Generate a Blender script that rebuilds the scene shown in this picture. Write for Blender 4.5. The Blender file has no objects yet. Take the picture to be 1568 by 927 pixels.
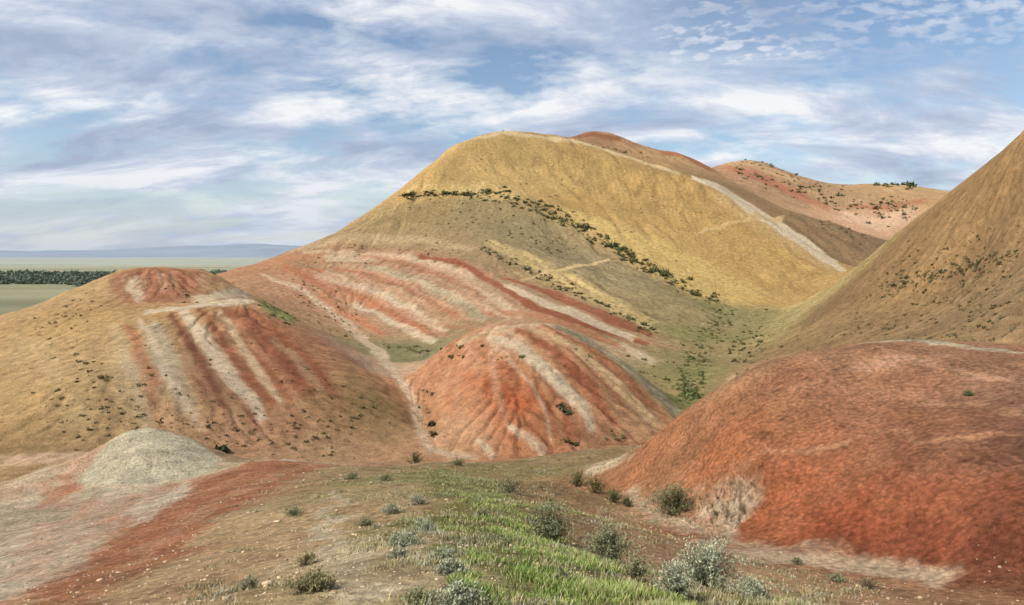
import bpy, math, numpy as np, random
from mathutils import Vector
rng=np.random.default_rng(7); random.seed(7)
U0,V0,F=784.0,388.0,1141.0     # image frame: pixel coordinates with a chosen depth -> metres
def W(u,v,D): return ((u-U0)/F*D, D, (V0-v)/F*D)
def lin(c):
    c=np.array(c,float)/255.0
    return np.where(c<=0.04045,c/12.92,((c+0.055)/1.055)**2.4)
# ------------------------------------------------------------------ noise
_p=np.random.default_rng(3).permutation(256); PERM=np.concatenate([_p,_p,_p])
_a=np.linspace(0,2*np.pi,16,endpoint=False); GX,GY=np.cos(_a),np.sin(_a)
def perlin(x,y,s=0):
    x=x+s*17.31; y=y-s*9.77
    xi=np.floor(x).astype(np.int64); yi=np.floor(y).astype(np.int64)
    fx=x-xi; fy=y-yi; xi&=255; yi&=255
    u=fx*fx*fx*(fx*(fx*6-15)+10); v=fy*fy*fy*(fy*(fy*6-15)+10)
    def g(ix,iy,dx,dy):
        h=PERM[PERM[ix&255]+(iy&255)]&15
        return GX[h]*dx+GY[h]*dy
    a=g(xi,yi,fx,fy); b=g(xi+1,yi,fx-1,fy); c=g(xi,yi+1,fx,fy-1); d=g(xi+1,yi+1,fx-1,fy-1)
    return ((a+(b-a)*u)+((c+(d-c)*u)-(a+(b-a)*u))*v)*1.5
def fbm(x,y,lam,n,s=0,gain=0.55):
    o=0;a=1;t=0
    for i in range(n):
        o=o+a*perlin(x/lam,y/lam,s+i); t+=a; a*=gain; lam*=0.5
    return o/t
def sst(a,b,x):
    t=np.clip((x-a)/(b-a),0,1); return t*t*(3-2*t)
# ------------------------------------------------------------------ terrain control points, mostly image pixels with chosen depths
L=[]
def line(pts,n=2):
    for a,b in zip(pts[:-1],pts[1:]):
        A=np.array(W(*a));B=np.array(W(*b))
        for k in range(n): L.append(tuple(A+(B-A)*k/n))
    L.append(W(*pts[-1]))
def pts(*p):
    for q in p: L.append(W(*q))
def wpt(*p):
    for q in p: L.append(q)
# camera ridge
line([(760,1150,2.5),(730,927,4.5),(700,850,6.5),(680,790,10),(650,745,17),(640,718,27),(630,704,36)])
pts((630,725,45),(640,712,60),(450,927,4.6),(450,850,8),(450,780,14),(450,730,24),(540,706,36),(480,706,34))
pts((250,927,6.5),(250,850,12),(280,780,20),(330,735,28),(60,927,8),(50,860,15),(80,800,24),(0,780,28),(0,742,42),(60,738,46))
line([(760,703,38),(850,697,42),(920,690,46),(985,683,50)]); pts((850,716,60),(760,716,60),(985,700,64))
pts((850,850,8),(850,780,13),(850,740,20),(900,715,30),(1000,885,9.5),(1000,825,13),(1150,935,8),(1150,880,11.5),(1350,935,9),(930,927,5),(1568,955,9))
wpt((0,0,-1.7),(-8,0,-3),(8,0,-3.2),(0,-8,-1.5),(-20,-8,-6),(20,-8,-5),(-45,5,-14),(45,5,-1),(-28,30,-12),(-66,70,-23),(-123,130,-22),(-190,200,-40),(3,3,-1.9),(-3,3,-1.9),(80,20,5))
# grey mound
line([(125,722,41),(145,697,42),(190,662,44),(235,655,45),(295,669,44),(345,700,42)],3)
line([(115,745,38),(200,744,36),(265,732,36.5),(330,712,39)])
pts((190,705,56),(260,705,57),(330,708,55),(120,728,54),(210,695,39.5),(275,693,40.5))
# red foreground spur
line([(500,704,36.5),(440,692,38),(400,697,36),(345,717,33),(280,740,29)]); pts((420,715,50),(350,716,47))
# left hill
line([(0,724,66),(100,708,68),(200,700,72),(330,692,77),(450,697,79),(560,700,80),(655,698,81)])
line([(-200,590,115),(0,505,130),(60,478,138),(130,447,148),(180,416,156),(230,407,160),(300,412,165),(340,420,168)],3)
line([(210,482,130),(280,469,130),(340,462,132),(385,455,135),(430,475,134),(470,500,129),(540,560,113),(600,612,100),(650,685,85)],3)
pts((240,464,140),(310,456,144),(300,585,91),(100,588,88),(180,515,115),(480,600,95),(400,540,112),(60,520,120),(0,600,92),(560,650,90))
pts((0,545,200),(0,535,350),(180,480,230),(230,500,300),(260,450,215),(300,465,300),(350,440,300),(100,500,210),(345,432,215),(-200,560,350))
# wash between
line([(370,424,232),(400,426,225),(440,445,215),(500,478,205),(540,500,190),(570,530,168),(600,572,134),(635,632,106),(662,693,85)])
pts((480,515,160),(420,470,175),(385,458,170))
# centre hill
line([(625,592,112),(650,560,115),(690,522,118),(750,499,120),(830,497,120),(880,508,120),(940,548,114),(1000,592,108),(1045,636,103)],3)
line([(670,699,83),(740,699,83),(830,696,84),(900,691,86),(1000,668,92),(1040,648,100)])
pts((740,585,99),(850,585,99),(950,625,97),(800,540,109),(800,645,89),(690,620,97),(650,640,98))
pts((690,545,135),(750,532,148),(850,534,143),(940,572,130),(620,537,160),(650,535,158),(1000,615,122))
# striped spur
line([(600,520,182),(670,526,168),(750,502,162),(830,500,158),(900,518,156),(970,546,153)]); pts((1000,524,167))
pts((500,420,250),(600,440,225),(700,450,205),(800,460,190),(900,490,175),(550,385,280),(650,395,260),(740,400,245),(830,440,214),(540,470,212),(620,485,200),(450,405,262))
line([(740,378,262),(830,425,230),(900,462,205),(1000,511,177)])
# middle spur and mountain
line([(620,304,333),(700,297,334),(760,298,331),(830,318,317),(880,348,300),(960,392,274),(1020,425,254),(1100,466,235)])
pts((700,335,309),(800,345,297),(880,395,267),(960,426,242),(1030,461,219),(1105,489,213),(640,340,310))
pts((700,258,367),(800,258,377),(900,286,358),(1000,326,333),(1100,376,303),(1200,422,277),(1180,466,245),(1240,450,265),(950,348,307),(1080,430,262))
line([(345,416,250),(370,410,260),(410,398,275),(460,378,290),(500,362,300),(540,348,310),(590,312,330),(615,298,335),(650,265,350),(700,218,380),(740,205,400),(770,200,415),(830,205,418),(880,213,416),(920,228,408),(960,238,400),(1000,248,390),(1040,263,377),(1075,275,365),(1110,293,354),(1150,320,339),(1190,345,325),(1240,378,309),(1295,420,293)])
pts((400,470,450),(300,480,450),(200,490,480),(500,430,480),(600,380,520),(700,320,560),(800,300,600),(460,415,340),(560,380,380),(700,270,440),(800,235,470))
line([(870,213,465),(885,206,468),(905,199,470),(940,204,470),(960,218,465),(1000,232,465),(1035,231,470),(1080,252,470),(1095,260,468)],3)
pts((900,250,560),(1000,270,560),(960,240,430))
line([(1095,268,430),(1150,295,410),(1200,320,395),(1270,338,375),(1320,360,360),(1345,378,350)])
pts((1150,325,362),(1200,356,350),(1260,395,333),(1310,418,322),(1200,335,440),(1290,352,430),(1150,305,460))
line([(1095,256,620),(1130,244,620),(1170,248,610),(1230,275,590),(1290,291,580),(1340,280,580),(1390,284,570),(1455,294,560),(1520,300,560)])
pts((1200,298,520),(1270,322,485),(1350,345,450),(1400,330,465),(1385,375,385),(1345,380,390),(1120,275,540))
for u in (900,1100,1300,1500,1700): pts((u,380,820))
for x in (-700,-450,-200,0,200,450,700,1000): wpt((x,1000,-60),(x,1200,-60))
for x,y in ((-600,600),(-500,450),(-450,300),(-350,750),(-150,700),(50,800),(-800,800),(-900,400)): wpt((x,y,-60))
# right hill
line([(1900,50,100),(1700,120,112),(1568,205,130),(1520,245,145),(1460,293,165),(1400,340,190),(1350,381,213),(1300,420,232),(1240,466,243)])
pts((1568,300,200),(1568,330,350),(1460,345,230),(1400,385,250),(1350,404,270),(1750,250,250),(1800,300,500))
line([(1240,468,241),(1180,510,190),(1150,550,150),(1110,598,117)])
pts((1300,500,140),(1200,500,196),(1400,450,140),(1400,520,95),(1500,400,130),(1500,480,100),(1280,545,95),(1180,578,105),(1568,530,75),(1700,400,80),(1568,400,115))
# green valley
line([(1110,480,228),(1080,520,185),(1062,570,140),(1060,620,112),(1045,652,101),(990,690,90),(900,702,86),(800,704,84),(700,704,83)])
# right red hill
line([(925,738,24),(960,708,24),(1000,672,23),(1060,632,21.5),(1150,583,20.5),(1200,561,21),(1280,541,21.5),(1350,530,22),(1450,528,22),(1568,545,19),(1700,570,17)],3)
line([(930,750,22.5),(1000,764,19.7),(1065,780,17.5),(1100,822,15.8),(1140,840,14.6),(1250,858,13.2),(1400,885,12),(1568,912,10.5),(1700,940,10)])
pts((1000,712,21.5),(1150,740,16.6),(1150,660,18),(1400,730,14),(1400,620,17.5),(1568,800,11.5),(1568,680,14),(1270,760,15),(1270,650,17.6))
pts((1350,600,40),(1350,600,60),(1150,660,45),(1150,645,75),(1000,705,45),(1568,610,40),(1568,570,60),(1500,535,80),(1700,600,40),(1200,620,30),(1450,575,30),(1020,720,33))
C=np.array(L); C=np.unique(np.round(C,3),axis=0)
dist=np.hypot(C[:,0],C[:,1])+3
n=len(C); XY=C[:,:2]
def kern(P):
    d2=(P**2).sum(1)[:,None]+(XY**2).sum(1)[None]-2*P@XY.T
    return -np.sqrt(np.maximum(d2,0)+(0.014*dist[None])**2)
K=kern(XY); K[np.arange(n),np.arange(n)]+=0.010*dist
A=np.zeros((n+1,n+1)); A[:n,:n]=K; A[:n,n]=1; A[n,:n]=1
sol=np.linalg.solve(A,np.append(C[:,2],0)); wts,c0=sol[:n],sol[n]
def H0(x,y):
    sh=np.shape(x); P=np.stack([np.ravel(x),np.ravel(y)],1).astype(float); o=np.empty(len(P))
    for i in range(0,len(P),20000): o[i:i+20000]=kern(P[i:i+20000])@wts+c0
    r=np.hypot(P[:,0],P[:,1]); t=sst(800,1050,r); o=o*(1-t)-60*t
    return o.reshape(sh)
# ------------------------------------------------------------------ terrain grid
OY=-8.0
th=np.radians(np.concatenate([np.linspace(-68,-40.5,50),np.linspace(-40,40,1120),np.linspace(40.5,68,50)]))
rr=np.concatenate([np.geomspace(4,720,1260),np.geomspace(726,26000,150)])
nc,nr=len(th),len(rr)
TH,RR=np.meshgrid(th,rr)
X=RR*np.sin(TH); Y=OY+RR*np.cos(TH)
Z=H0(X,Y)
def gsamp(G,x,y):
    x=np.asarray(x,float);y=np.asarray(y,float)
    a=np.arctan2(x,y-OY); r=np.hypot(x,y-OY)
    fi=np.interp(r,rr,np.arange(nr)); fj=np.interp(a,th,np.arange(nc))
    i=np.clip(fi.astype(int),0,nr-2); j=np.clip(fj.astype(int),0,nc-2); a=fi-i;b=fj-j
    return (G[i,j]*(1-a)*(1-b)+G[i+1,j]*a*(1-b)+G[i,j+1]*(1-a)*b+G[i+1,j+1]*a*b)
Zs=Z.copy()
def pixel_hit(uv,d0=2.5,d1=1100,ns=520):  # casts image pixels along camera rays onto the ground
    uv=np.array(uv,float); Ds=np.geomspace(d0,d1,ns)
    x=(uv[:,0:1]-U0)/F*Ds; z=(V0-uv[:,1:2])/F*Ds; y=np.broadcast_to(Ds,x.shape)
    gap=(z-gsamp(Zs,x,y))
    hit=gap<0; first=np.argmax(hit,1); none=~hit.any(1)
    near=np.argmin(gap/Ds,1); idx=np.where(none,near,first)
    D=Ds[idx].copy()
    for k,i in enumerate(idx):
        if not none[k] and i>0:
            a,b=gap[k,i-1],gap[k,i]; D[k]=Ds[i-1]+(Ds[i]-Ds[i-1])*a/(a-b+1e-9)
    return np.stack([(uv[:,0]-U0)/F*D,D],1)
def grads(Z):
    dZr=np.gradient(Z,axis=0)/np.gradient(rr)[:,None]
    dZt=np.gradient(Z,axis=1)/(np.gradient(th)[None,:]*RR)
    gx=dZr*np.sin(TH)+dZt*np.cos(TH); gy=dZr*np.cos(TH)-dZt*np.sin(TH)
    return gx,gy
gx,gy=grads(Z); gm=np.hypot(gx,gy)+1e-6; slope=gm; dx,dy=gx/gm,gy/gm
R=np.hypot(X,Y)
def rill(lam,length,steps,s):
    o=0
    for k in range(steps):
        t=(k/(steps-1)-0.5)*length
        o=o+perlin((X+dx*t)/lam,(Y+dy*t)/lam,s)
    return np.clip(o/np.std(o),-2.5,2.5)
near=1-sst(700,900,R)
sl=sst(0.04,0.3,slope)*near
rA=rill(12.0,24,6,11); rB=rill(2.6,8,6,12); rC=rill(0.8,2.5,5,13)
detail=0
lam=24.0;k=0
while lam>0.08:
    att=sst(0.5,1.5,lam/(0.006*RR))
    detail=detail+att*0.036*lam**0.86*perlin(X/lam,Y/lam,30+k)
    lam*=0.5;k+=1
mid=sst(25,70,R)
rdg=lambda r: np.minimum(np.abs(r),1.2)-.6
NZ3=fbm(X,Y,45,4,80); patchy=sst(-.25,.3,NZ3)
WA=sl*sst(100,240,R)*(.25+.75*patchy); WB=sl*sst(35,90,R)*(1-.45*sst(200,330,R))*(.4+.6*patchy); WC=sl*(1-sst(50,120,R))*sst(20,34,R)
hz=detail*near*(0.5+0.5*mid)+0.75*rdg(rA)*WA+0.36*rdg(rB)*WB+0.05*rdg(rC)*WC
bank=pixel_hit([(1062,752),(1130,745),(1148,790),(1120,832),(1080,800)],12,22); bc=bank.mean(0)
bw=np.exp(-(((X-bc[0])/.8)**2+((Y-bc[1])/1.0)**2))
hz+=bw*(-.15+1.0*np.abs(fbm(X,Y,.45,4,400)))
Z=Z+hz
pl=sst(700,1000,R)
Z=Z+pl*fbm(X,Y,900,3,5)*3.0
ground=lambda x,y: gsamp(Z,x,y)
# ------------------------------------------------------------------ ground colours
NZ1=fbm(X,Y,9,5,60); NZ2=fbm(X,Y,1.6,5,70)
wx=X+R*0.006*fbm(X,Y,12,4,90)+0.08*rB*sst(30,90,R)+0.03*rC; wy=Y+R*0.009*fbm(X,Y,12,4,95)+0.05*rC
near_w=1-sst(30,60,R)
wx=wx+near_w*fbm(X,Y,1.2,4,97)*0.6; wy=wy+near_w*fbm(X,Y,1.2,4,98)*0.8
seeds=[
 (700,240,(180,152,98)),(780,225,(164,140,90)),(900,250,(156,130,82)),(1000,290,(160,132,82)),(1100,340,(168,138,86)),(1180,400,(174,144,90)),(1240,430,(162,134,86)),
 (800,275,(180,152,98)),(900,320,(168,138,86)),(1000,380,(178,148,92)),(1100,440,(184,154,96)),(640,285,(174,144,92)),
 (640,325,(144,126,88)),(720,325,(136,122,88)),(800,350,(134,122,92)),(880,395,(132,120,92)),(960,430,(136,124,94)),(1050,470,(144,130,94)),
 (560,350,(148,128,92)),(500,375,(158,130,98)),(440,395,(166,126,96)),(400,405,(170,122,94)),
 (650,365,(146,128,94)),(740,395,(148,128,94)),(830,435,(158,134,96)),
 (560,400,(168,138,108)),(650,420,(170,142,114)),(750,450,(168,138,110)),(600,460,(180,142,114)),(850,480,(170,134,106)),(500,440,(180,136,106)),(960,515,(156,128,98)),
 (920,215,(148,112,84)),(960,230,(158,130,94)),(1000,240,(162,132,94)),(1070,262,(154,126,92)),(1150,300,(136,112,82)),(1250,345,(122,102,76)),(1320,370,(120,100,76)),
 (1130,260,(154,118,92)),(1200,285,(150,120,92)),(1280,305,(158,130,98)),(1350,340,(186,150,122)),(1400,300,(162,132,96)),(1440,300,(168,136,98)),
 (1540,260,(150,122,84)),(1480,310,(144,118,82)),(1400,370,(138,112,78)),(1300,450,(128,104,74)),(1500,400,(136,112,80)),(1500,470,(128,108,80)),(1400,500,(134,112,82)),(1250,520,(132,110,78)),(1180,560,(156,124,92)),(1130,590,(164,128,98)),
 (1110,480,(130,126,86)),(1080,520,(126,124,80)),(1060,570,(130,128,82)),(1050,620,(122,122,76)),(970,545,(178,154,122)),(1020,545,(130,124,82)),(1130,530,(144,130,90)),
 (20,540,(190,162,114)),(100,500,(178,148,100)),(60,600,(182,154,106)),(20,680,(152,126,88)),(150,560,(178,150,106)),(150,640,(164,138,98)),(250,640,(172,140,104)),(350,650,(172,134,102)),
 (420,650,(170,128,98)),(500,620,(156,122,90)),(560,620,(138,114,78)),(600,660,(166,134,98)),(480,550,(156,112,86)),(540,590,(162,128,92)),(440,520,(150,104,80)),(380,580,(156,108,84)),(250,560,(166,142,110)),(330,440,(180,144,108)),(150,440,(180,152,108)),(500,680,(172,140,106)),(300,680,(166,136,102)),(250,430,(160,110,86)),
 (700,540,(184,128,98)),(660,600,(184,134,102)),(680,670,(196,152,118)),(740,580,(178,112,82)),(790,610,(168,96,66)),(830,650,(160,102,74)),(900,670,(158,116,90)),(780,510,(190,146,118)),(900,600,(170,122,92)),(960,620,(160,126,96)),
 (620,535,(136,128,94)),(600,570,(202,172,142)),
 (210,720,(204,194,164)),(230,690,(210,200,170)),(180,710,(204,192,162)),(80,730,(206,166,138)),(30,745,(204,178,146)),(60,790,(190,170,142)),(150,770,(198,170,146)),(40,870,(224,208,178)),
 (380,720,(174,124,98)),(250,800,(172,120,96)),(150,880,(168,114,90)),(350,850,(200,172,132)),(300,900,(196,164,126)),(430,800,(196,168,128)),(420,900,(190,166,124)),(520,850,(220,196,158)),(560,760,(168,150,112)),(520,720,(162,140,104)),
 (650,740,(144,136,92)),(700,800,(134,130,80)),(780,850,(124,128,74)),(850,900,(124,130,74)),(700,900,(160,148,110)),(620,880,(200,176,138)),(800,720,(146,130,92)),(900,700,(150,130,94)),(900,800,(160,136,100)),(980,830,(180,144,112)),(950,900,(156,140,100)),(1050,880,(176,146,114)),(1200,900,(190,156,120)),(1350,920,(184,142,110)),(1500,945,(160,118,90)),(880,760,(150,126,90)),(1000,790,(188,152,120)),
 (1000,700,(166,110,80)),(1100,650,(162,108,80)),(1200,600,(160,110,84)),(1300,560,(168,124,96)),(1450,550,(168,124,98)),(1550,570,(156,114,90)),(1100,710,(178,108,74)),(1200,760,(164,92,64)),(1300,820,(156,82,58)),(1450,840,(138,74,54)),(1560,860,(114,64,50)),(1400,680,(150,102,78)),(1540,680,(128,90,74)),(1350,620,(158,110,84)),(1540,620,(140,102,84)),(1300,700,(156,98,74)),
]
SU=np.array([(s[0],s[1]) for s in seeds],float); SP=pixel_hit(SU); SC=np.array([lin(s[2]) for s in seeds])
SPs=np.vstack([SP,[[-400,600],[-100,900],[100,1000],[-700,700],[600,900],[-300,350],[-20,0],[0,0],[15,0]]])
ex=[(140,138,92),(140,138,92),(140,138,92),(140,138,92),(140,130,92),(150,140,92),(165,145,105),(140,130,90),(150,110,80)]
SC=np.vstack([SC,[lin(e) for e in ex]])
num=np.zeros(X.shape+(3,),np.float32); den=np.zeros(X.shape,np.float32)
wxf,wyf=wx.astype(np.float32),wy.astype(np.float32)
for p,c in zip(SPs,SC):
    s=np.hypot(p[0],p[1])*0.03+0.2
    w=1/(((wxf-p[0])**2+(wyf-p[1])**2)/(s*s)+1)**2
    num+=w[...,None]*c.astype(np.float32); den+=w
COL=(num/den[...,None]).astype(np.float64)
def paint(poly,color,soft=0.004,alpha=1.0,tex=0.0):
    P=np.array(poly); d=np.median(np.hypot(P[:,0],P[:,1])); s=soft*d
    m=3*s+0.02*d
    x0,y0=P.min(0)-m; x1,y1=P.max(0)+m
    I=np.nonzero((wx>x0)&(wx<x1)&(wy>y0)&(wy<y1))
    if len(I[0])==0: return
    qx,qy=wx[I],wy[I]
    dmin=np.full(qx.shape,1e9); ins=np.zeros(qx.shape,bool)
    for a,b in zip(P,np.roll(P,-1,0)):
        ex,ey=b-a; l2=ex*ex+ey*ey+1e-9
        t=np.clip(((qx-a[0])*ex+(qy-a[1])*ey)/l2,0,1)
        dmin=np.minimum(dmin,(qx-a[0]-t*ex)**2+(qy-a[1]-t*ey)**2)
        c=((a[1]>qy)!=(b[1]>qy))
        if abs(ey)>1e-12: ins^=c&(qx<(qy-a[1])*ex/ey+a[0])
    dmin=np.sqrt(dmin)
    sd=np.where(ins,dmin,-dmin)
    al=sst(-s,s,sd)*alpha
    if tex: al*=np.clip(1-tex+tex*(0.65+1.8*NZ2[I]+.2*rB[I]),0,1)
    COL[I]=COL[I]*(1-al[:,None])+lin(color)*al[:,None]
def poly(uv,color,rg=(2.5,1100),**k): paint(pixel_hit(uv,*rg),color,**k)
def stroke(p,color,rg=(2.5,1100),**k):
    p=np.array([q if len(q)==3 else (*q,8) for q in p],float)
    s=np.linspace(0,len(p)-1,(len(p)-1)*3+1); q=np.stack([np.interp(s,np.arange(len(p)),p[:,i]) for i in range(3)],1)
    t=np.gradient(q[:,:2],axis=0); t/=np.linalg.norm(t,axis=1)[:,None]+1e-9
    nrm=np.stack([-t[:,1],t[:,0]],1)*q[:,2:3]/2
    uv=np.vstack([q[:,:2]+nrm,(q[:,:2]-nrm)[::-1]])
    poly(uv,color,rg,**k)
fr=random.Random(5)
def fan(A,B,nn,cols,w,rg,alpha=.6,soft=.0025):
    A=np.array(A,float);B=np.array(B,float); m=5
    ra=np.linspace(0,1,m); A=np.stack([np.interp(ra,np.linspace(0,1,len(A)),A[:,i]) for i in (0,1)],1); B=np.stack([np.interp(ra,np.linspace(0,1,len(B)),B[:,i]) for i in (0,1)],1)
    for k in range(nn):
        t=(k+fr.uniform(.1,.9))/nn; Pl=A*(1-t)+B*t
        a=fr.uniform(0,.35) if fr.random()<.5 else 0; e=fr.uniform(.65,1)
        s=np.linspace(a,e,5); Pl=np.stack([np.interp(s,ra,Pl[:,i]) for i in (0,1)],1)
        ww=fr.uniform(w[0],w[1]); 
        stroke([(p[0],p[1],ww*(.5 if i in(0,4) else 1)) for i,p in enumerate(Pl)],fr.choice(cols),rg,alpha=alpha*fr.uniform(.5,1.1),soft=soft,tex=.35)
M=(240,440); S2=(148,330)
# mountain
stroke([(620,291,8),(740,290,22),(800,302,14)],(208,184,122),M,alpha=.8,tex=.8,soft=.01)
stroke([(860,325,16),(930,355,30),(1000,392,46),(1080,430,50),(1150,460,36)],(218,192,122),M,alpha=.9,tex=.9,soft=.02)
stroke([(750,372,10),(830,408,18),(900,448,22),(990,494,18)],(214,190,130),(170,300),alpha=.9,tex=.9,soft=.012)
stroke([(1100,300,16),(1160,338,22),(1230,385,20),(1280,415,10)],(194,166,120),(285,400),soft=.012,tex=.6,alpha=.7)
stroke([(1060,271,5),(1110,292,9),(1160,327,14),(1200,352,15),(1250,386,11),(1295,417,7)],(232,216,186),(285,400),soft=.003,tex=.15)
stroke([(700,216,3),(770,204,5),(880,216,5),(960,240,4),(1040,266,4)],(196,176,134),(330,430),soft=.004)
stroke([(770,440,3),(850,414,4),(940,400,3)],(208,184,134),(180,300),soft=.002,alpha=.9)
stroke([(1068,356,4),(1120,342,4),(1200,332,3)],(206,180,130),(280,400),soft=.002,alpha=.9)
fan([(700,225),(640,290)],[(1060,280),(1280,420)],14,[(138,116,78),(194,166,114),(150,128,84)],(6,18),M,alpha=.3,soft=.008)
# rear
stroke([(878,211,5),(905,205,8),(950,214,7)],(130,84,64),(440,520),soft=.004,tex=.4)
stroke([(1010,234,4),(1045,239,7),(1090,260,7)],(148,92,70),(420,520),soft=.004,tex=.4)
stroke([(1110,256,8),(1160,270,14),(1220,297,12),(1270,320,8)],(154,98,78),(430,700),soft=.008,tex=.5)
stroke([(1100,250,6),(1150,250,8),(1220,278,8)],(170,142,106),(430,700),soft=.006,tex=.4)
stroke([(1290,330,12),(1350,345,20),(1400,325,16)],(208,178,148),(380,700),soft=.01,tex=.6)
stroke([(1300,316,6),(1360,318,8),(1420,306,6)],(154,104,82),(380,700),soft=.006,tex=.5)
# striped spur
CRM=(226,206,176)
stroke([(450,384,8),(540,364,12),(640,366,12),(720,380,8)],(172,150,116),S2,soft=.006,tex=.4)
stroke([(420,400,8),(500,385,8),(600,384,8),(690,396,8),(760,425,10)],(174,120,94),S2,soft=.006,tex=.5,alpha=.8)
stroke([(500,396,8),(600,395,12),(680,412,14),(740,445,16),(800,485,10)],(208,184,152),S2,soft=.004,tex=.25)
stroke([(470,412,8),(560,420,10),(640,445,12),(700,485,12)],(166,110,86),S2,soft=.005,tex=.3)
stroke([(560,408,8),(640,425,12),(710,462,16),(740,492,12)],(166,154,126),S2,soft=.005,tex=.3)
stroke([(480,425,7),(560,440,11),(620,465,13),(680,510,13)],(218,196,166),S2,soft=.004,tex=.3)
stroke([(430,408,6),(500,440,14),(580,470,18),(650,512,18)],(186,120,92),S2,soft=.006,tex=.4)
stroke([(490,452,10),(540,486,12),(590,512,8)],(196,130,100),S2,soft=.005,tex=.3)
stroke([(740,480,8),(800,480,10),(870,500,10),(950,530,8)],(174,118,92),S2,soft=.005,tex=.3)
fan([(470,382),(600,372),(740,392),(880,462),(1000,512)],[(430,412),(520,462),(600,500),(660,520),(700,500)],12,[(142,114,86),(216,194,162),(160,100,76),(146,134,106)],(4,9),S2,alpha=.65,soft=.004)
fan([(560,385),(660,400),(740,430),(800,480)],[(470,430),(540,470),(600,505),(650,524)],11,[CRM,(154,94,72),(204,162,132),(154,138,110)],(4,9),S2,alpha=.65,soft=.004)
stroke([(540,462,5),(600,492,9),(665,523,9)],CRM,S2,soft=.004,tex=.2)
stroke([(640,392,5),(700,402,8),(760,436,10),(830,476,11),(900,500,9),(990,524,6)],(144,80,62),S2,soft=.004,tex=.15)
stroke([(770,425,4),(850,452,9),(930,486,10),(1000,514,7)],(146,86,68),S2,soft=.004,tex=.2)
stroke([(770,437,5),(830,461,10),(900,489,13),(970,517,10)],CRM,S2,soft=.003,tex=.15)
# washes
stroke([(400,418,5),(470,450,8),(520,488,10),(560,520,12)],(220,196,166),(160,240),soft=.004,tex=.7)
stroke([(556,520,12),(600,562,16),(625,600,13),(640,640,11),(660,690,9)],(222,200,170),(80,180),soft=.006,tex=.5)
poly([(588,524),(640,526),(668,536),(650,550),(600,552)],(126,122,88),(130,190),soft=.006)
stroke([(950,525,10),(980,545,16),(1000,560,8)],(218,198,168),(120,190),soft=.004,tex=.6)
stroke([(1130,575,8),(1110,600,12),(1160,580,8)],(212,180,148),(90,150),soft=.006,tex=.5)
# left hill
LH=(72,175)
poly([(175,420),(300,414),(325,430),(270,462),(190,462),(165,445)],(156,106,82),(138,175),soft=.008,tex=.3)
fan([(185,418),(178,440),(180,462)],[(300,414),(318,430),(300,455)],8,[(222,204,172),(138,84,66),(200,160,130),(164,142,112)],(5,11),(138,175),alpha=.85,soft=.004)
stroke([(205,424,8),(196,440,12),(215,460,10)],CRM,(138,175),soft=.004,tex=.2)
stroke([(300,458,14),(360,448,12),(385,452,9)],(224,208,176),(125,170),soft=.006,tex=.35)
poly([(330,472),(385,468),(440,510),(490,560),(515,600),(440,615),(400,580),(360,520)],(150,94,70),LH,soft=.01,tex=.2)
fan([(170,500),(180,570),(220,670)],[(400,475),(490,560),(560,650)],20,[(216,196,162),(136,82,64),(160,102,78),(166,144,114),(190,154,118)],(7,16),LH,alpha=.6,soft=.005)
stroke([(372,478,8),(420,530,14),(462,590,16)],(130,76,60),LH,soft=.006,tex=.2)
stroke([(230,498,26),(240,530,38),(258,570,34),(285,625,20)],(170,156,130),LH,soft=.007,tex=.25)
stroke([(196,500,10),(215,545,14),(240,590,13)],(162,108,84),LH,soft=.006,tex=.3)
stroke([(212,492,8),(235,530,9),(262,590,11),(300,640,6)],CRM,LH,soft=.004,tex=.3,alpha=.85)
stroke([(262,480,9),(285,520,14),(315,570,19),(345,625,14)],(120,74,58),LH,soft=.005,tex=.15)
stroke([(280,474,13),(308,515,19),(342,565,22),(385,610,20),(405,640,10)],CRM,LH,soft=.004,tex=.15)
stroke([(306,472,8),(340,520,14),(378,575,17),(420,620,12)],(142,86,66),LH,soft=.005,tex=.2)
stroke([(335,474,9),(368,520,12),(400,575,13),(430,615,8)],(214,188,150),LH,soft=.004,tex=.25)
stroke([(222,480,8),(290,470,7),(350,462,7),(390,458,8)],(226,210,180),(122,140),soft=.004,tex=.4)
stroke([(395,462,8),(430,480,12),(455,492,8)],(120,120,78),(120,180),soft=.006)
stroke([(300,560,8),(330,620,16),(360,660,20)],(170,124,98),LH,soft=.008,tex=.5,alpha=.6)
stroke([(530,570,20),(570,620,36),(600,670,30)],(130,110,76),(78,120),soft=.015,alpha=.7,tex=.4)
stroke([(20,520,30),(90,560,40),(130,640,40)],(204,180,134),LH,soft=.02,alpha=.6,tex=.6)
fan([(0,520),(0,600),(0,700)],[(180,500),(190,590),(260,690)],10,[(208,186,144),(156,132,94),(176,138,100)],(8,22),LH,alpha=.4,soft=.008)
stroke([(0,712,20),(80,704,22),(160,700,16)],(216,184,152),(55,75),soft=.01,tex=.5)
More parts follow.
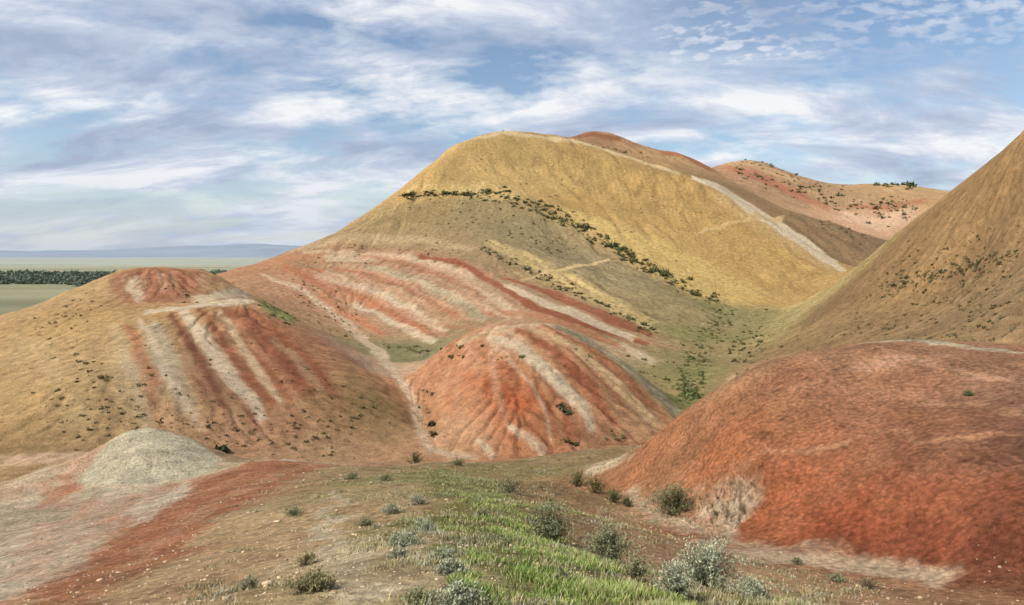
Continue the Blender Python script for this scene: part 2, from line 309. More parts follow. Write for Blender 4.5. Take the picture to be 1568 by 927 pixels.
# centre hill
CH=(78,124)
stroke([(700,530,8),(740,515,10),(800,502,8),(850,500,6)],(200,174,140),CH,soft=.005,tex=.4)
stroke([(730,540,8),(790,570,16),(850,620,20),(880,670,12)],(158,94,68),CH,soft=.008,tex=.3)
stroke([(700,570,20),(760,600,30),(800,620,20)],(176,94,60),CH,soft=.014,tex=.4)
fan([(730,512),(790,560),(830,610),(840,680)],[(850,500),(930,545),(1000,600),(1030,640)],12,[(220,200,168),(144,88,66),(194,162,118),(158,112,84)],(5,11),CH,alpha=.65,soft=.004)
stroke([(745,520,8),(800,538,14),(850,575,20),(892,620,20),(905,655,9)],CRM,CH,soft=.004,tex=.15)
stroke([(790,512,8),(850,540,11),(905,590,16),(940,645,12)],(142,84,62),CH,soft=.005,tex=.15)
stroke([(810,505,5),(880,535,11),(945,590,15),(1000,645,11)],(206,176,134),CH,soft=.004,tex=.2)
stroke([(830,502,5),(900,535,8),(970,590,10),(1020,645,8)],(156,106,78),CH,soft=.004,tex=.15)
stroke([(850,502,6),(910,527,13),(980,578,16),(1038,632,14)],(146,138,114),CH,soft=.004)
fan([(690,530),(650,600),(665,680)],[(760,520),(770,600),(800,690)],9,[(206,162,130),(164,106,78),(160,90,64),(210,178,146)],(6,14),CH,alpha=.5,soft=.006)
stroke([(775,650,5),(800,668,12),(832,695,16)],CRM,CH,soft=.004,tex=.5)
stroke([(728,668,5),(742,682,9),(755,697,14)],CRM,CH,soft=.004,tex=.5)
stroke([(660,685,8),(690,694,9),(730,698,7)],(216,194,162),CH,soft=.004,tex=.5)
# foreground left
FG=(3,50)
poly([(440,694),(380,700),(300,738),(240,785),(150,850),(20,927),(140,940),(230,870),(330,800),(430,745),(495,706)],(166,110,84),FG,soft=.014)
fan([(440,696),(240,785),(20,927)],[(500,704),(330,800),(140,940)],8,[(192,140,112),(154,94,72),(202,162,130)],(8,18),FG,alpha=.5,soft=.01)
stroke([(290,735,16),(250,775,32),(200,802,34)],(236,218,192),FG,soft=.008,tex=.4)
poly([(0,830),(60,805),(130,800),(150,820),(80,885),(10,925),(-60,930)],(232,216,188),FG,soft=.014,tex=.35)
fan([(0,745),(0,830),(0,920)],[(260,740),(200,800),(100,900)],9,[(234,218,192),(192,138,112),(212,182,156),(184,124,98)],(8,18),FG,alpha=.6,soft=.01)
stroke([(150,765,12),(190,745,14),(240,738,10)],(228,210,182),FG,soft=.008,tex=.4)
stroke([(0,790,20),(60,790,24),(110,785,20)],(176,162,138),FG,soft=.01,tex=.3)
poly([(120,744),(134,720),(148,697),(190,664),(236,657),(296,671),(343,701),(305,718),(240,735),(190,743)],(212,204,176),(34,48),soft=.005)
fan([(190,668),(160,700),(150,735)],[(300,676),(315,695),(310,712)],8,[(222,214,190),(188,176,148),(214,198,170)],(4,10),(34,48),alpha=.5,soft=.006)
stroke([(90,722,14),(118,748,14),(70,762,14)],(192,130,102),(25,60),soft=.01,tex=.3)
stroke([(20,745,16),(70,727,16),(110,716,12)],(228,206,176),(30,66),soft=.01,tex=.4)
stroke([(390,697,5),(430,694,7),(450,697,6)],(228,210,184),(30,42),soft=.006,tex=.3)
stroke([(520,765,22),(500,805,42),(535,855,58),(560,915,80)],(234,216,184),FG,soft=.014,tex=.45)
stroke([(600,800,14),(640,850,20),(640,900,20)],(218,198,162),FG,soft=.012,tex=.6,alpha=.8)
poly([(610,722),(690,716),(760,740),(830,800),(900,860),(990,927),(760,935),(720,880),(690,820),(660,770)],(114,120,66),FG,soft=.03,alpha=.7,tex=.5)
# gully and right hill
stroke([(900,720,12),(930,715,14),(960,705,10)],(222,202,170),(18,48),soft=.01,tex=.4)
stroke([(960,760,14),(1010,795,24),(1080,835,30),(1180,862,26),(1300,882,24),(1450,905,26)],(224,198,166),(8,24),soft=.014,tex=.8)
poly([(1060,756),(1128,746),(1150,770),(1140,800),(1120,834),(1080,805)],(226,206,176),(12,22),soft=.014,tex=.6)
for q in ([(1088,768,8),(1100,786,10)],[(1112,764,6),(1130,782,12)],[(1120,800,10),(1128,826,10)],[(1096,800,6),(1108,812,6)],[(1075,764,5),(1082,780,7)]): stroke(q,(82,60,46),(12,22),soft=.004,tex=.6)  # dark blobs standing for hollows in the bank, shade painted as colour
stroke([(1290,580,5),(1380,566,12),(1480,588,14),(1568,602,12)],(198,152,124),(12,24),soft=.006,tex=.4)
stroke([(1200,600,4),(1320,610,8),(1450,640,8),(1568,650,6)],(186,140,112),(12,24),soft=.006,tex=.6,alpha=.6)
stroke([(1320,534,4),(1400,531,6),(1568,549,6)],(196,180,152),(16,24),soft=.003)
stroke([(1090,737,4),(1200,707,7),(1350,690,7),(1568,690,7)],(198,146,114),(11,22),soft=.004,tex=.4,alpha=.9)
fan([(1060,650),(1100,700),(1150,800)],[(1540,560),(1560,700),(1568,880)],10,[(174,114,86),(140,82,62),(182,126,100)],(14,40),(10,24),alpha=.3,soft=.03)
# natural variation, plus darker rill gullies: shade put into the colour
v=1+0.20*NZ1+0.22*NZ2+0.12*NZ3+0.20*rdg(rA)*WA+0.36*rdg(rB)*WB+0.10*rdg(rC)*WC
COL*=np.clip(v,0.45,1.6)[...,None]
red=np.clip((COL[...,0]-COL[...,1])/(COL[...,0]+1e-6)-.38,0,.3)/.3      # iron clays lean to orange-brown
COL[...,1]*=1+.12*red
# the plain, with haze put into its colour by distance
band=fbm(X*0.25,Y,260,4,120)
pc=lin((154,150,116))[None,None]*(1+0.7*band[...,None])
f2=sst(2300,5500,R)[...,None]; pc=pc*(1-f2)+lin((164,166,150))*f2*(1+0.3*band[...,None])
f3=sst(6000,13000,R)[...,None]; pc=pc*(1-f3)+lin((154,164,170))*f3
far=sst(560,900,R)
ff=(np.maximum(far,sst(330,500,R)*sst(-38,-50,Z)))[...,None]
COL=COL*1.46*np.array([1.06,1.0,.90])
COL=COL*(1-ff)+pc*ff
lum=(COL@np.array([.3,.55,.15]))[...,None]
COL=lum+(COL-lum)*.95
mxc=COL.max(-1,keepdims=True)                       # keep hue when limiting bright clays
lim=np.where(mxc>.5,.5+.38*(1-np.exp(-(mxc-.5)/.38)),mxc)
COL=np.clip(COL*lim/np.maximum(mxc,1e-4),0.01,0.85)
# ------------------------------------------------------------------ mesh helpers
def mesh_obj(name,V,Fs,mat,col=None,smooth=False):
    V=np.asarray(V,np.float32); Fs=np.asarray(Fs,np.int32); k=Fs.shape[1]
    me=bpy.data.meshes.new(name)
    me.vertices.add(len(V)); me.vertices.foreach_set('co',V.ravel())
    me.loops.add(Fs.size); me.loops.foreach_set('vertex_index',Fs.ravel())
    me.polygons.add(len(Fs)); me.polygons.foreach_set('loop_start',np.arange(0,Fs.size,k,dtype=np.int32))
    try: me.polygons.foreach_set('loop_total',np.full(len(Fs),k,np.int32))
    except Exception: pass
    me.update(calc_edges=True)
    if smooth: me.polygons.foreach_set('use_smooth',np.ones(len(Fs),bool))
    if col is not None:
        a=me.color_attributes.new('Col','FLOAT_COLOR','POINT')
        a.data.foreach_set('color',np.hstack([col,np.ones((len(col),1))]).astype(np.float32).ravel())
    me.materials.append(mat)
    o=bpy.data.objects.new(name,me); bpy.context.scene.collection.objects.link(o)
    return o
def newmat(name):
    m=bpy.data.materials.new(name); m.use_nodes=True; nt=m.node_tree
    b=nt.nodes['Principled BSDF']; b.inputs['Roughness'].default_value=0.95
    b.inputs['Specular IOR Level'].default_value=0.08
    return m,nt,b
def N(nt,t,**k):
    n=nt.nodes.new(t)
    for a,b in k.items(): setattr(n,a,b)
    return n
def noise(nt,vec,scale,detail=6,rough=.6):
    n=N(nt,'ShaderNodeTexNoise'); n.inputs['Scale'].default_value=scale; n.inputs['Detail'].default_value=detail; n.inputs['Roughness'].default_value=rough
    nt.links.new(vec,n.inputs['Vector']); return n.outputs['Fac']
def math_(nt,op,a,b=None,c=None,clamp=False):
    n=N(nt,'ShaderNodeMath',operation=op,use_clamp=clamp)
    for i,x in enumerate((a,b,c)):
        if x is None: continue
        if isinstance(x,(int,float)): n.inputs[i].default_value=x
        else: nt.links.new(x,n.inputs[i])
    return n.outputs[0]
def mr(nt,x,a,b_,c,d):
    n=N(nt,'ShaderNodeMapRange'); nt.links.new(x,n.inputs['Value'])
    for k,vv in zip(('From Min','From Max','To Min','To Max'),(a,b_,c,d)): n.inputs[k].default_value=vv
    return n.outputs[0]
m_earth,nt,b=newmat('badlands_earth')
at=N(nt,'ShaderNodeAttribute',attribute_name='Col')
geo=N(nt,'ShaderNodeNewGeometry')
P=geo.outputs['Position']
n1=noise(nt,P,0.8,9,.74); n2=noise(nt,P,7,5,.75); n3=noise(nt,P,45,4,.8); n4=noise(nt,P,1.9,3,.6)
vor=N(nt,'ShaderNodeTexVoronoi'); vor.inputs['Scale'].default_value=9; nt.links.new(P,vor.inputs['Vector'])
f=math_(nt,'MULTIPLY',mr(nt,n1,.32,.68,.64,1.36),mr(nt,n2,.3,.7,.68,1.32))
f=math_(nt,'MULTIPLY',f,mr(nt,n3,.3,.7,.74,1.26))
f=math_(nt,'MULTIPLY',f,mr(nt,vor.outputs['Distance'],.3,.75,1.08,.75))  # crevices between clods darkened along with the bump, shade put into the colour
f=math_(nt,'MULTIPLY',f,mr(nt,n4,.60,.70,1.04,.68))
f=math_(nt,'MINIMUM',f,1.5)
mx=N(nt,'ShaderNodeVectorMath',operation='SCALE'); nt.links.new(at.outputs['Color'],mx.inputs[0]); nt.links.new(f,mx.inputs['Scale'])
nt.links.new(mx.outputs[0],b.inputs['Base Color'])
bp1=N(nt,'ShaderNodeBump'); bp1.inputs['Strength'].default_value=1; bp1.inputs['Distance'].default_value=.75; nt.links.new(n1,bp1.inputs['Height'])
hh=math_(nt,'ADD',n2,math_(nt,'MULTIPLY',vor.outputs['Distance'],-.7))
bp2=N(nt,'ShaderNodeBump'); bp2.inputs['Strength'].default_value=1; bp2.inputs['Distance'].default_value=.24; nt.links.new(hh,bp2.inputs['Height']); nt.links.new(bp1.outputs[0],bp2.inputs['Normal'])
bp3=N(nt,'ShaderNodeBump'); bp3.inputs['Strength'].default_value=1; bp3.inputs['Distance'].default_value=.03; nt.links.new(n3,bp3.inputs['Height']); nt.links.new(bp2.outputs[0],bp3.inputs['Normal'])
nt.links.new(bp3.outputs[0],b.inputs['Normal'])
idx=np.arange(nr*nc,dtype=np.int32).reshape(nr,nc)
Fq=np.stack([idx[:-1,:-1],idx[:-1,1:],idx[1:,1:],idx[1:,:-1]],-1).reshape(-1,4)
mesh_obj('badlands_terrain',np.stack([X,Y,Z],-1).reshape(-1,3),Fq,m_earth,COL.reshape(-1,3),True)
# ------------------------------------------------------------------ foliage
m_leaf,ntl,bl=newmat('dry_steppe_foliage'); al_=N(ntl,'ShaderNodeAttribute',attribute_name='Col')
gl=N(ntl,'ShaderNodeNewGeometry'); nn_=noise(ntl,gl.outputs['Position'],7,3)
ml=N(ntl,'ShaderNodeVectorMath',operation='SCALE'); ntl.links.new(al_.outputs['Color'],ml.inputs[0]); ntl.links.new(mr(ntl,nn_,.3,.7,.7,1.3),ml.inputs['Scale'])
ntl.links.new(ml.outputs[0],bl.inputs['Base Color']); bl.inputs['Roughness'].default_value=.8
def clumps(name,pos,size,cols,nf=26,flat=.65,fs=.24):
    k=len(pos); pos=np.asarray(pos); size=np.asarray(size)
    d=rng.normal(size=(k,nf,3)); d/=np.linalg.norm(d,axis=2,keepdims=True)
    rad=rng.uniform(.35,1,(k,nf,1))**.6
    lob=1+.35*np.sin(3*np.arctan2(d[...,1],d[...,0])+rng.uniform(0,6,(k,1)))[...,None]
    c=d*rad*lob*size[:,None,None]*.5; c[...,2]=np.abs(c[...,2])*2*flat*.75
    c+=pos[:,None,:]
    a=rng.normal(size=(k,nf,3,3))*size[:,None,None,None]*fs
    V=(c[:,:,None,:]+a).reshape(-1,3)
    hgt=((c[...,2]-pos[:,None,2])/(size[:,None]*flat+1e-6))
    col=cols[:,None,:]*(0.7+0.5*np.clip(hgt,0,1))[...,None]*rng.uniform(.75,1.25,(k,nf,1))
    col=np.repeat(col.reshape(-1,3),3,0)
    return mesh_obj(name,V,np.arange(len(V)).reshape(-1,3),m_leaf,col)
sp=[];ss=[];sc=[]
def strew(path,nn,size,color,rg=(60,700)):
    path=np.array(path,float); t=rng.uniform(0,len(path)-1,nn)
    uv=np.stack([np.interp(t,np.arange(len(path)),path[:,i]) for i in range(2)],1)
    s=np.interp(t,np.arange(len(path)),path[:,2])
    uv+=rng.normal(size=uv.shape)*s[:,None]
    for q in pixel_hit(uv,*rg):
        sp.append((q[0],q[1])); ss.append((.3+.9*rng.random()**2.4)*size); sc.append(lin(color)*rng.uniform(.75,1.3))
DK=(96,98,66); OL=(120,114,80)
strew([(612,301,2),(700,297,3),(760,300,5),(830,320,6),(880,346,6)],280,2.1,DK,M)
strew([(880,346,5),(960,392,5),(1020,425,5),(1100,464,5)],190,2.0,DK,(220,330))
strew([(885,345,3),(900,352,4)],14,3.4,DK,M); strew([(930,378,3),(950,385,3)],12,3.0,DK,M); strew([(1005,415,3),(1020,420,3)],12,3.0,DK,M)
strew([(735,378,3),(830,424,4),(900,460,4),(1000,508,4)],130,1.5,DK,(165,290))
strew([(650,310,14),(760,335,16),(880,390,16)],260,1.0,OL,M)
strew([(740,240,20),(900,300,30),(1100,380,30)],160,.9,OL,M)
strew([(1110,470,10),(1080,520,14),(1060,570,12),(1050,615,8)],460,.9,(110,114,74),(95,260))
strew([(1075,590,8),(1055,612,6)],24,1.5,(94,100,62),(95,150))
strew([(1160,500,20),(1130,540,14)],200,.9,(112,110,74),(110,260))
strew([(1340,430,40),(1450,420,34),(1540,440,40)],420,.65,(104,98,68),(80,240))
strew([(1350,440,5),(1450,415,5),(1560,390,5)],150,.9,(98,94,66),(80,240))
strew([(1230,520,24),(1400,500,22),(1530,500,16)],280,.55,(104,100,72),(70,240))
strew([(1250,340,6),(1330,370,6)],60,1.4,OL,(320,420))
strew([(1120,260,8),(1240,290,8),(1330,320,12),(1400,320,12)],260,2.6,DK,(400,700))
strew([(1120,246,2),(1170,250,2),(1230,276,2)],28,3.0,DK,(560,640))
strew([(1330,281,3),(1390,284,4),(1400,286,3)],28,4.8,(84,88,60),(540,620))
strew([(880,214,2),(1000,244,2)],26,1.8,OL,(380,480))
strew([(120,540,6),(160,590,8)],28,.8,OL,LH); strew([(60,500,20),(140,480,16)],80,.55,OL,LH)
strew([(230,430,10),(270,455,8),(300,450,6)],34,.7,OL,LH)
strew([(100,620,30),(300,660,20),(520,670,16)],320,.5,(112,104,72),(72,110))
strew([(60,580,40),(400,600,40),(560,620,20)],180,.5,(112,104,72),(72,140))
strew([(335,690,2),(338,689,2)],8,1.3,(70,76,50),(60,80))
strew([(400,462,4),(450,490,6)],70,.55,(104,110,66),(120,170))
strew([(590,530,4),(660,540,4)],90,.6,(106,106,72),(130,190))
strew([(858,618,4),(866,628,4)],9,1.2,(112,110,82),(80,124)); strew([(664,650,2),(664,668,2)],8,1.2,(80,72,52),(78,110))
strew([(645,600,6),(655,640,6)],14,.7,(102,96,66),(78,120))
strew([(440,430,14),(540,500,16)],150,.75,OL,(150,240))
strew([(480,390,14),(700,385,10)],140,.85,OL,(230,330))
strew([(870,678,3),(890,680,3)],6,1.2,(70,76,50),(80,100)); strew([(925,666,5),(960,664,5)],8,.8,DK,(80,110))
strew([(620,537,5),(1000,560,12),(1030,590,8)],60,.8,(104,108,64),(95,190))
sp=np.array(sp); zz=ground(sp[:,0],sp[:,1])-0.05
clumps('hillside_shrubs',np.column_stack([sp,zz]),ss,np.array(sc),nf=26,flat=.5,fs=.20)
# tree belt on the plain, haze put into its pale colour
k=3000
Dt=np.exp(rng.uniform(np.log(1350),np.log(2400),k)); xt=(rng.uniform(-120,480,k)-U0)/F*Dt
keep=(fbm(xt*.4,Dt,160,3,200)+ .35*np.exp(-((Dt-1750)/250)**2)+.1)>0.08
xt,Dt=xt[keep],Dt[keep]
clumps('plain_trees',np.column_stack([xt,Dt,ground(xt,Dt)]),rng.uniform(7,14,len(xt)),np.tile(lin((112,124,106)),(len(xt),1))*rng.uniform(.7,1.2,(len(xt),1)),nf=24,flat=.45,fs=.25)
# distant hills, bluish from haze put into the colour
m_far,ntf,bf=newmat('distant_hills_haze_blue')
gf=N(ntf,'ShaderNodeNewGeometry'); nf_=noise(ntf,gf.outputs['Position'],.0012,5)
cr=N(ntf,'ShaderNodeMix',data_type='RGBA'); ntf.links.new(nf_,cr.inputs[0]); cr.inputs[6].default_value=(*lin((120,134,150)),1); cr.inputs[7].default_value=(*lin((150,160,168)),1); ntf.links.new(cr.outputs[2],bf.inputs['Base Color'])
xs=np.linspace(-16000,16000,400); ys=np.linspace(11000,17000,40); XX,YY=np.meshgrid(xs,ys)
hgt=(30+135*np.exp(-((XX/YY+0.34)/.16)**2)+90*fbm(XX,YY,2600,5,210))*np.sin(np.pi*(YY-11000)/6000)
id2=np.arange(XX.size).reshape(XX.shape)
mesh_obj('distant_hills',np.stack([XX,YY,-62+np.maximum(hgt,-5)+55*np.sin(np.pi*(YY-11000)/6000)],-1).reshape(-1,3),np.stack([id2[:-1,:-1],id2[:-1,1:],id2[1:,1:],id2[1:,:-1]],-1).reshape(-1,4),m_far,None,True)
# ------------------------------------------------------------------ grass
def inpoly(x,y,P):
    ins=np.zeros(x.shape,bool)
    for a,b in zip(P,np.roll(P,-1,0)):
        c=((a[1]>y)!=(b[1]>y)); e=b-a
        if abs(e[1])>1e-12: ins^=c&(x<(y-a[1])*e[0]/e[1]+a[0])
    return ins
def blades(name,x,y,h,w,cols,bend=.5):
    k=len(x); z=ground(x,y)-.01
    an=rng.uniform(0,2*np.pi,k); bx,by=np.cos(an),np.sin(an)
    la=rng.uniform(0,2*np.pi,k); le=rng.uniform(.1,bend,k)*h
    px,py=np.cos(la)*le,np.sin(la)*le
    V=np.empty((k,5,3))
    V[:,0]=np.stack([x-bx*w,y-by*w,z],1); V[:,1]=np.stack([x+bx*w,y+by*w,z],1)
    V[:,2]=np.stack([x+bx*w*.8+px*.35,y+by*w*.8+py*.35,z+h*.6],1); V[:,3]=np.stack([x-bx*w*.8+px*.35,y-by*w*.8+py*.35,z+h*.6],1)
    V[:,4]=np.stack([x+px,y+py,z+h],1)
    b=np.arange(k)[:,None]*5
    Fs=np.concatenate([b+[[0,1,2]],b+[[0,2,3]],b+[[3,2,4]]],0)
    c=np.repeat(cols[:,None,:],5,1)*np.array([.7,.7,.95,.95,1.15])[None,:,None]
    return mesh_obj(name,V.reshape(-1,3),Fs,m_leaf,c.reshape(-1,3))
def samp(P,nn,pw):
    out=[]
    x0,y0=P.min(0);x1,y1=P.max(0)
    tot=0
    while tot<nn:
        y=np.exp(rng.uniform(np.log(y0),np.log(y1),nn)); x=rng.uniform(-.7,.8,nn)*y
        k=inpoly(x+.18*y*fbm(x,y,1.2,3,5),y+rng.normal(0,.02,nn)*y,P); out.append(np.stack([x[k],y[k]],1)); tot+=k.sum()
    return np.vstack(out)[:nn]
G=pixel_hit([(610,718),(680,712),(770,706),(810,750),(830,800),(890,855),(990,927),(960,1000),(780,1000),(770,900),(730,840),(690,780),(640,745)],2.2,45)
def edged(P,x,y):
    d=np.full(x.shape,1e9)
    for a,b in zip(P,np.roll(P,-1,0)):
        e=b-a; t=np.clip(((x-a[0])*e[0]+(y-a[1])*e[1])/(e@e+1e-9),0,1); d=np.minimum(d,np.hypot(x-a[0]-t*e[0],y-a[1]-t*e[1]))
    return d
g=samp(G,110000,1)
ed=np.clip(edged(G,g[:,0],g[:,1])/(.08*g[:,1]),0,1)
patch=fbm(g[:,0],g[:,1],.6,4,300); g=g[(1.5*patch+.55*ed-.33+rng.normal(0,.16,len(g)))>0]
dd=g[:,1]; hh_=rng.uniform(.025,.068,len(g))*(1+.9*np.clip(fbm(g[:,0],g[:,1],.5,2,310),-.6,1)); ww=.0016+dd*.0003
mixc=np.clip(.5+1.3*fbm(g[:,0],g[:,1],1.5,3,320)+rng.normal(0,.25,len(g)),0,1)[:,None]
gc=lin((116,142,66))*(1-mixc)+lin((158,168,98))*mixc
dry=(rng.random(len(g))<.16)[:,None]; gc=np.where(dry,lin((198,184,144)),gc)
gc=gc*rng.uniform(.75,1.35,(len(g),1))
farm=sst(9,20,dd)[:,None]; gc=gc*(1-farm)+lin((148,146,102))*farm
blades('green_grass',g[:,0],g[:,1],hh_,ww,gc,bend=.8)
G2=pixel_hit([(380,760),(520,712),(760,708),(980,690),(900,730),(1000,800),(1120,860),(1300,900),(1400,1000),(400,1000),(300,900)],2.2,48)
t=samp(G2,3200,1); den_=fbm(t[:,0],t[:,1],1.4,3,330)+.22*sst(-.20,-.02,t[:,0]/t[:,1])-.10; t=t[den_>.04]
nb=22
px=np.repeat(t[:,0],nb)+rng.normal(0,.045,len(t)*nb)*(1+np.repeat(t[:,1],nb)*.04); py=np.repeat(t[:,1],nb)+rng.normal(0,.045,len(t)*nb)*(1+np.repeat(t[:,1],nb)*.04)
base=np.array([lin((160,154,114)),lin((186,170,126)),lin((138,140,94)),lin((170,168,144))])[rng.integers(0,4,len(t))]
blades('dry_grass_tufts',px,py,rng.uniform(.02,.07,len(px)),.0018+py*.0003,np.repeat(base,nb,0)*rng.uniform(.75,1.3,(len(px),1)),bend=.9)
# ------------------------------------------------------------------ sagebrush
def sagebrush(u,v,width,height,color,stems=90,leaves=26,rg=(3,60),name='sagebrush'):
    q=pixel_hit([(u,v)],*rg)[0]; x,y=q; z=float(ground(x,y))-.02
    V=[];Fc=[];Cc=[]
    wood=lin((126,106,86)); lc=lin(color)
    r=random.Random(int(u*7+v))
    def tri(a,b,c,col):
        i=len(V); V.extend([a,b,c]); Fc.append((i,i+1,i+2)); Cc.extend([col]*3)
    for s in range(stems):
        a=r.uniform(0,2*math.pi); tilt=r.random()**.7
        ex=math.cos(a)*width*.5*tilt*r.uniform(.7,1.15); ey=math.sin(a)*width*.5*tilt*r.uniform(.7,1.15)
        ez=height*(1-.6*tilt**2)*r.uniform(.6,1.15)
        p0=np.array([ex*.15,ey*.15,0]); p2=np.array([ex,ey,ez]); p1=np.array([ex*.45,ey*.45,ez*.6])
        tw=.003*(1+y*.05); prev=p0
        for k in range(1,5):
            t=k/4; p=(1-t)**2*p0+2*t*(1-t)*p1+t*t*p2
            d=np.array([tw,0,0])*(1.3-t); e=np.array([0,tw,0])*(1.3-t)
            tri(prev-d,prev+d,p,wood*(.6+.5*t)); tri(prev-e,prev+e,p,wood*(.6+.5*t)); prev=p
        for k in range(leaves):
            t=r.uniform(.3,1.03); p=(1-t)**2*p0+2*t*(1-t)*p1+t*t*p2
            p=p+np.array([r.gauss(0,1),r.gauss(0,1),r.gauss(0,1)])*width*.022
            l=(.014+.012*r.random())*(1+y*.03)*(.6+width*.6)
            d=np.array([r.gauss(0,1),r.gauss(0,1),abs(r.gauss(0,1))+.4]); d/=np.linalg.norm(d)
            e=np.cross(d,[r.gauss(0,1),r.gauss(0,1),r.gauss(0,1)]); e/=np.linalg.norm(e)+1e-6
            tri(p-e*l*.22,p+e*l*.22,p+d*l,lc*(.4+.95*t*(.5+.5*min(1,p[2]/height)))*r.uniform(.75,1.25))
    V=np.array(V)+np.array([x,y,z])
    mesh_obj(name,V,np.array(Fc),m_leaf,np.array(Cc))
GR=(160,162,134); SG=(136,136,102); DG=(96,100,64)
for (u,v_,wp,hp,c,nm) in [
 (1080,915,132,76,GR,'sagebrush'),(1030,925,66,54,GR,'sagebrush'),(930,872,92,58,SG,'sagebrush'),(842,832,92,58,(126,126,94),'sagebrush'),(1032,796,96,46,(116,116,82),'sagebrush'),
 (780,762,58,32,SG,'sagebrush'),(885,745,42,28,DG,'green_shrub'),(912,760,52,30,DG,'green_shrub'),(940,774,42,24,DG,'green_shrub'),(960,780,26,18,DG,'green_shrub'),
 (480,912,84,32,(138,132,96),'sagebrush'),(382,900,36,24,GR,'sagebrush'),(470,860,50,22,(152,144,106),'sagebrush'),
 (620,838,66,22,GR,'sagebrush'),(610,858,50,18,GR,'sagebrush'),(680,866,54,20,GR,'sagebrush'),(690,888,60,22,GR,'sagebrush'),(600,782,50,18,GR,'sagebrush'),(650,810,54,18,GR,'sagebrush'),
 (700,938,110,36,GR,'sagebrush'),(640,928,60,24,(148,146,110),'sagebrush'),(635,704,36,20,DG,'green_shrub'),(560,797,38,14,SG,'sagebrush'),(640,772,46,16,GR,'sagebrush'),(590,740,36,12,SG,'sagebrush'),
 (540,737,36,12,SG,'sagebrush'),(700,713,32,12,SG,'sagebrush'),(1483,624,20,10,(108,112,72),'green_shrub'),(975,905,54,46,SG,'sagebrush'),(1150,932,62,32,GR,'sagebrush'),(450,792,42,12,SG,'sagebrush'),(860,908,42,28,SG,'sagebrush'),
 (1280,905,36,14,SG,'sagebrush'),(1220,880,24,12,SG,'sagebrush'),(1330,915,46,16,(120,110,80),'sagebrush'),(740,790,40,14,SG,'sagebrush')]:
    q=pixel_hit([(u,v_)],3,60)[0]; D_=q[1]
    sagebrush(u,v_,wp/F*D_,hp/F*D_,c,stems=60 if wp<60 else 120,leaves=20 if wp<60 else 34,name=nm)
# ------------------------------------------------------------------ stones
import bmesh
m_st,nts,bs=newmat('pale_stone'); ats=N(nts,'ShaderNodeAttribute',attribute_name='Col'); nts.links.new(ats.outputs['Color'],bs.inputs['Base Color'])
bm=bmesh.new(); bmesh.ops.create_icosphere(bm,subdivisions=1,radius=1); iv=np.array([v.co[:] for v in bm.verts]); ifc=np.array([[v.index for v in f.verts] for f in bm.faces]); bm.free()
def stones(name,x,y,s,cols):
    k=len(x); sc_=rng.uniform(.55,1.3,(k,1,3))*np.array([1,1,.6]); V=iv[None]*(1+rng.normal(0,.2,(k,len(iv),1)))*sc_*s[:,None,None]
    a=rng.uniform(0,6.28,k); c,s_=np.cos(a)[:,None],np.sin(a)[:,None]
    vx=V[...,0]*c-V[...,1]*s_; vy=V[...,0]*s_+V[...,1]*c; V=np.stack([vx,vy,V[...,2]],-1)
    V+=np.stack([x,y,ground(x,y)+s*.1],1)[:,None,:]
    Fs=(ifc[None]+np.arange(k)[:,None,None]*len(iv)).reshape(-1,3)
    mesh_obj(name,V.reshape(-1,3),Fs,m_st,np.repeat(cols,len(iv),0))
G3=pixel_hit([(0,830),(250,760),(480,715),(640,712),(1000,700),(1010,770),(1140,835),(1400,885),(1568,915),(1568,1000),(0,1000)],2.2,48)
q=samp(G3,9000,1); s_=np.clip(rng.lognormal(-5.1,.55,len(q)),.003,.04)*(1+q[:,1]*.03)
stones('scattered_stones',q[:,0],q[:,1],s_,lin((200,174,140))*rng.uniform(.5,1.15,(len(q),1)))
# ------------------------------------------------------------------ sky, sun, camera
sd=Vector((-0.66,-0.30,0.69)).normalized()
el=math.asin(sd.z); az=math.atan2(sd.x,sd.y)
w=bpy.data.worlds.new('World'); bpy.context.scene.world=w; w.use_nodes=True; nt=w.node_tree
bg=nt.nodes['Background']; bg.inputs['Strength'].default_value=.1
sky=N(nt,'ShaderNodeTexSky',sky_type='NISHITA'); sky.sun_disc=False; sky.sun_elevation=el; sky.sun_rotation=az%(2*math.pi); sky.altitude=600; sky.dust_density=1.2
tc=N(nt,'ShaderNodeTexCoord'); sep=N(nt,'ShaderNodeSeparateXYZ'); nt.links.new(tc.outputs['Generated'],sep.inputs[0])
x,y,z=sep.outputs
zz_=math_(nt,'ADD',math_(nt,'MAXIMUM',z,0),.30)
cx=math_(nt,'DIVIDE',x,zz_); cy=math_(nt,'DIVIDE',y,zz_)
cmb=N(nt,'ShaderNodeCombineXYZ'); nt.links.new(cx,cmb.inputs[0]); nt.links.new(cy,cmb.inputs[1])
def cloud(rot,sx,sy,scale,det,rough,dist=0.,loc=(0,0,0)):
    mp=N(nt,'ShaderNodeMapping'); mp.inputs['Rotation'].default_value=(0,0,math.radians(rot)); mp.inputs['Scale'].default_value=(sx,sy,1); mp.inputs['Location'].default_value=loc
    nt.links.new(cmb.outputs[0],mp.inputs[0])
    n=N(nt,'ShaderNodeTexNoise'); n.inputs['Scale'].default_value=scale; n.inputs['Detail'].default_value=det; n.inputs['Roughness'].default_value=rough; n.inputs['Distortion'].default_value=dist
    nt.links.new(mp.outputs[0],n.inputs['Vector']); return n.outputs['Fac']
a1=cloud(22,.75,1.1,1.7,9,.55,.4,(1.3,.4,0))
a2=cloud(10,.8,1.2,6,8,.6,.2,(3,1,0))
a3=cloud(25,1,1.3,22,4,.5,.1,(5,2,0))
dens=math_(nt,'ADD',math_(nt,'MULTIPLY',a1,.66),math_(nt,'MULTIPLY',a2,.34))
cov=mr(nt,dens,.42,.53,0,1)
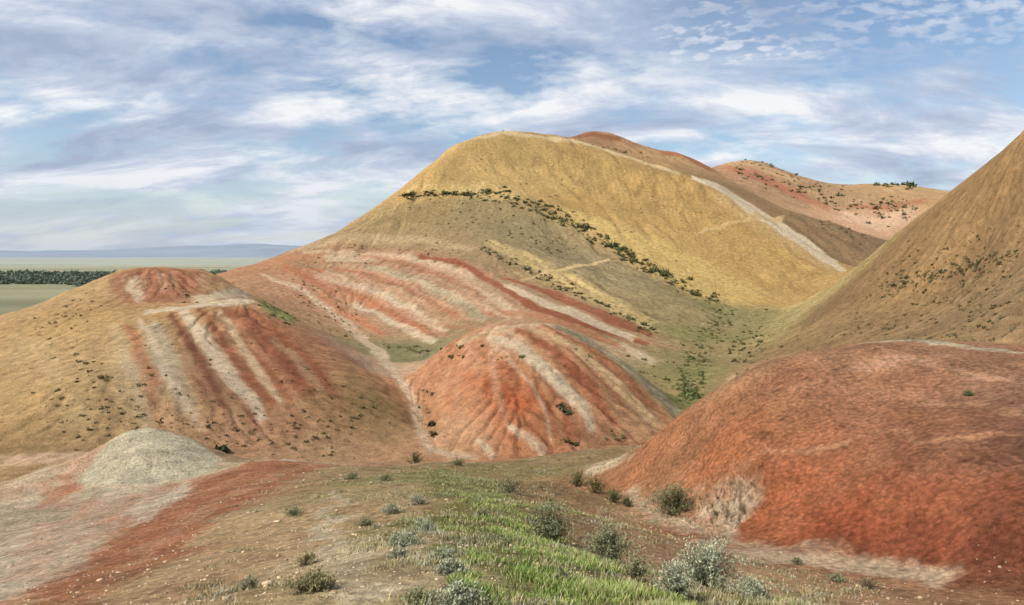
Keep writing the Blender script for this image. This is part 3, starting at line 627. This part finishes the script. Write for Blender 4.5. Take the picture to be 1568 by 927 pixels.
gr=math_(nt,'MULTIPLY',mr(nt,x,.06,.24,0,1),mr(nt,z,.19,.26,0,1))
rip=math_(nt,'MULTIPLY',mr(nt,a3,.44,.58,0,.95),gr)
rip=math_(nt,'MULTIPLY',rip,mr(nt,a1,.4,.55,.45,1))
cov=math_(nt,'MULTIPLY',cov,math_(nt,'SUBTRACT',1,math_(nt,'MULTIPLY',gr,.8)))
cov=math_(nt,'MAXIMUM',cov,rip)
cov=math_(nt,'MAXIMUM',cov,mr(nt,z,.0,.13,.85,0))
cov=math_(nt,'MINIMUM',cov,.95)
b1=cloud(18,.6,1.2,3.0,10,.62,.4,(9,4,0))
cc=N(nt,'ShaderNodeValToRGB'); nt.links.new(b1,cc.inputs[0])
e=cc.color_ramp.elements; e[0].position=.37; e[0].color=(*(lin((168,181,206))),1); e[1].position=.60; e[1].color=(*(lin((248,249,252))),1)
e2=e.new(.49); e2.color=(*lin((200,210,229)),1)
lowmix=N(nt,'ShaderNodeMix',data_type='RGBA'); nt.links.new(mr(nt,z,.0,.12,.7,0),lowmix.inputs[0]); nt.links.new(cc.outputs[0],lowmix.inputs[6]); lowmix.inputs[7].default_value=(*lin((188,201,220)),1)
sc10=N(nt,'ShaderNodeVectorMath',operation='SCALE'); nt.links.new(lowmix.outputs[2],sc10.inputs[0]); sc10.inputs['Scale'].default_value=10
skm=N(nt,'ShaderNodeVectorMath',operation='SCALE'); nt.links.new(sky.outputs[0],skm.inputs[0]); skm.inputs['Scale'].default_value=1.35
mixs=N(nt,'ShaderNodeMix',data_type='RGBA'); nt.links.new(cov,mixs.inputs[0]); nt.links.new(skm.outputs[0],mixs.inputs[6]); nt.links.new(sc10.outputs[0],mixs.inputs[7])
nt.links.new(mixs.outputs[2],bg.inputs['Color'])
su=bpy.data.lights.new('sun','SUN'); su.energy=4.9; su.angle=math.radians(.6); su.color=(1,.94,.85)
so=bpy.data.objects.new('sun',su); bpy.context.scene.collection.objects.link(so); so.rotation_euler=(-sd).to_track_quat('-Z','Y').to_euler()
cam=bpy.data.cameras.new('camera'); co=bpy.data.objects.new('camera',cam); bpy.context.scene.collection.objects.link(co)
co.location=(0,0,0); co.rotation_euler=(math.pi/2,0,0)
cam.sensor_width=36; cam.lens=F/1568*36; cam.shift_y=-(463.5-V0)/1568; cam.clip_start=.1; cam.clip_end=60000
bpy.context.scene.camera=co
s=bpy.context.scene; s.view_settings.view_transform='Standard'; s.view_settings.look='None'; s.view_settings.exposure=0
print('centres',n,'verts',nr*nc)
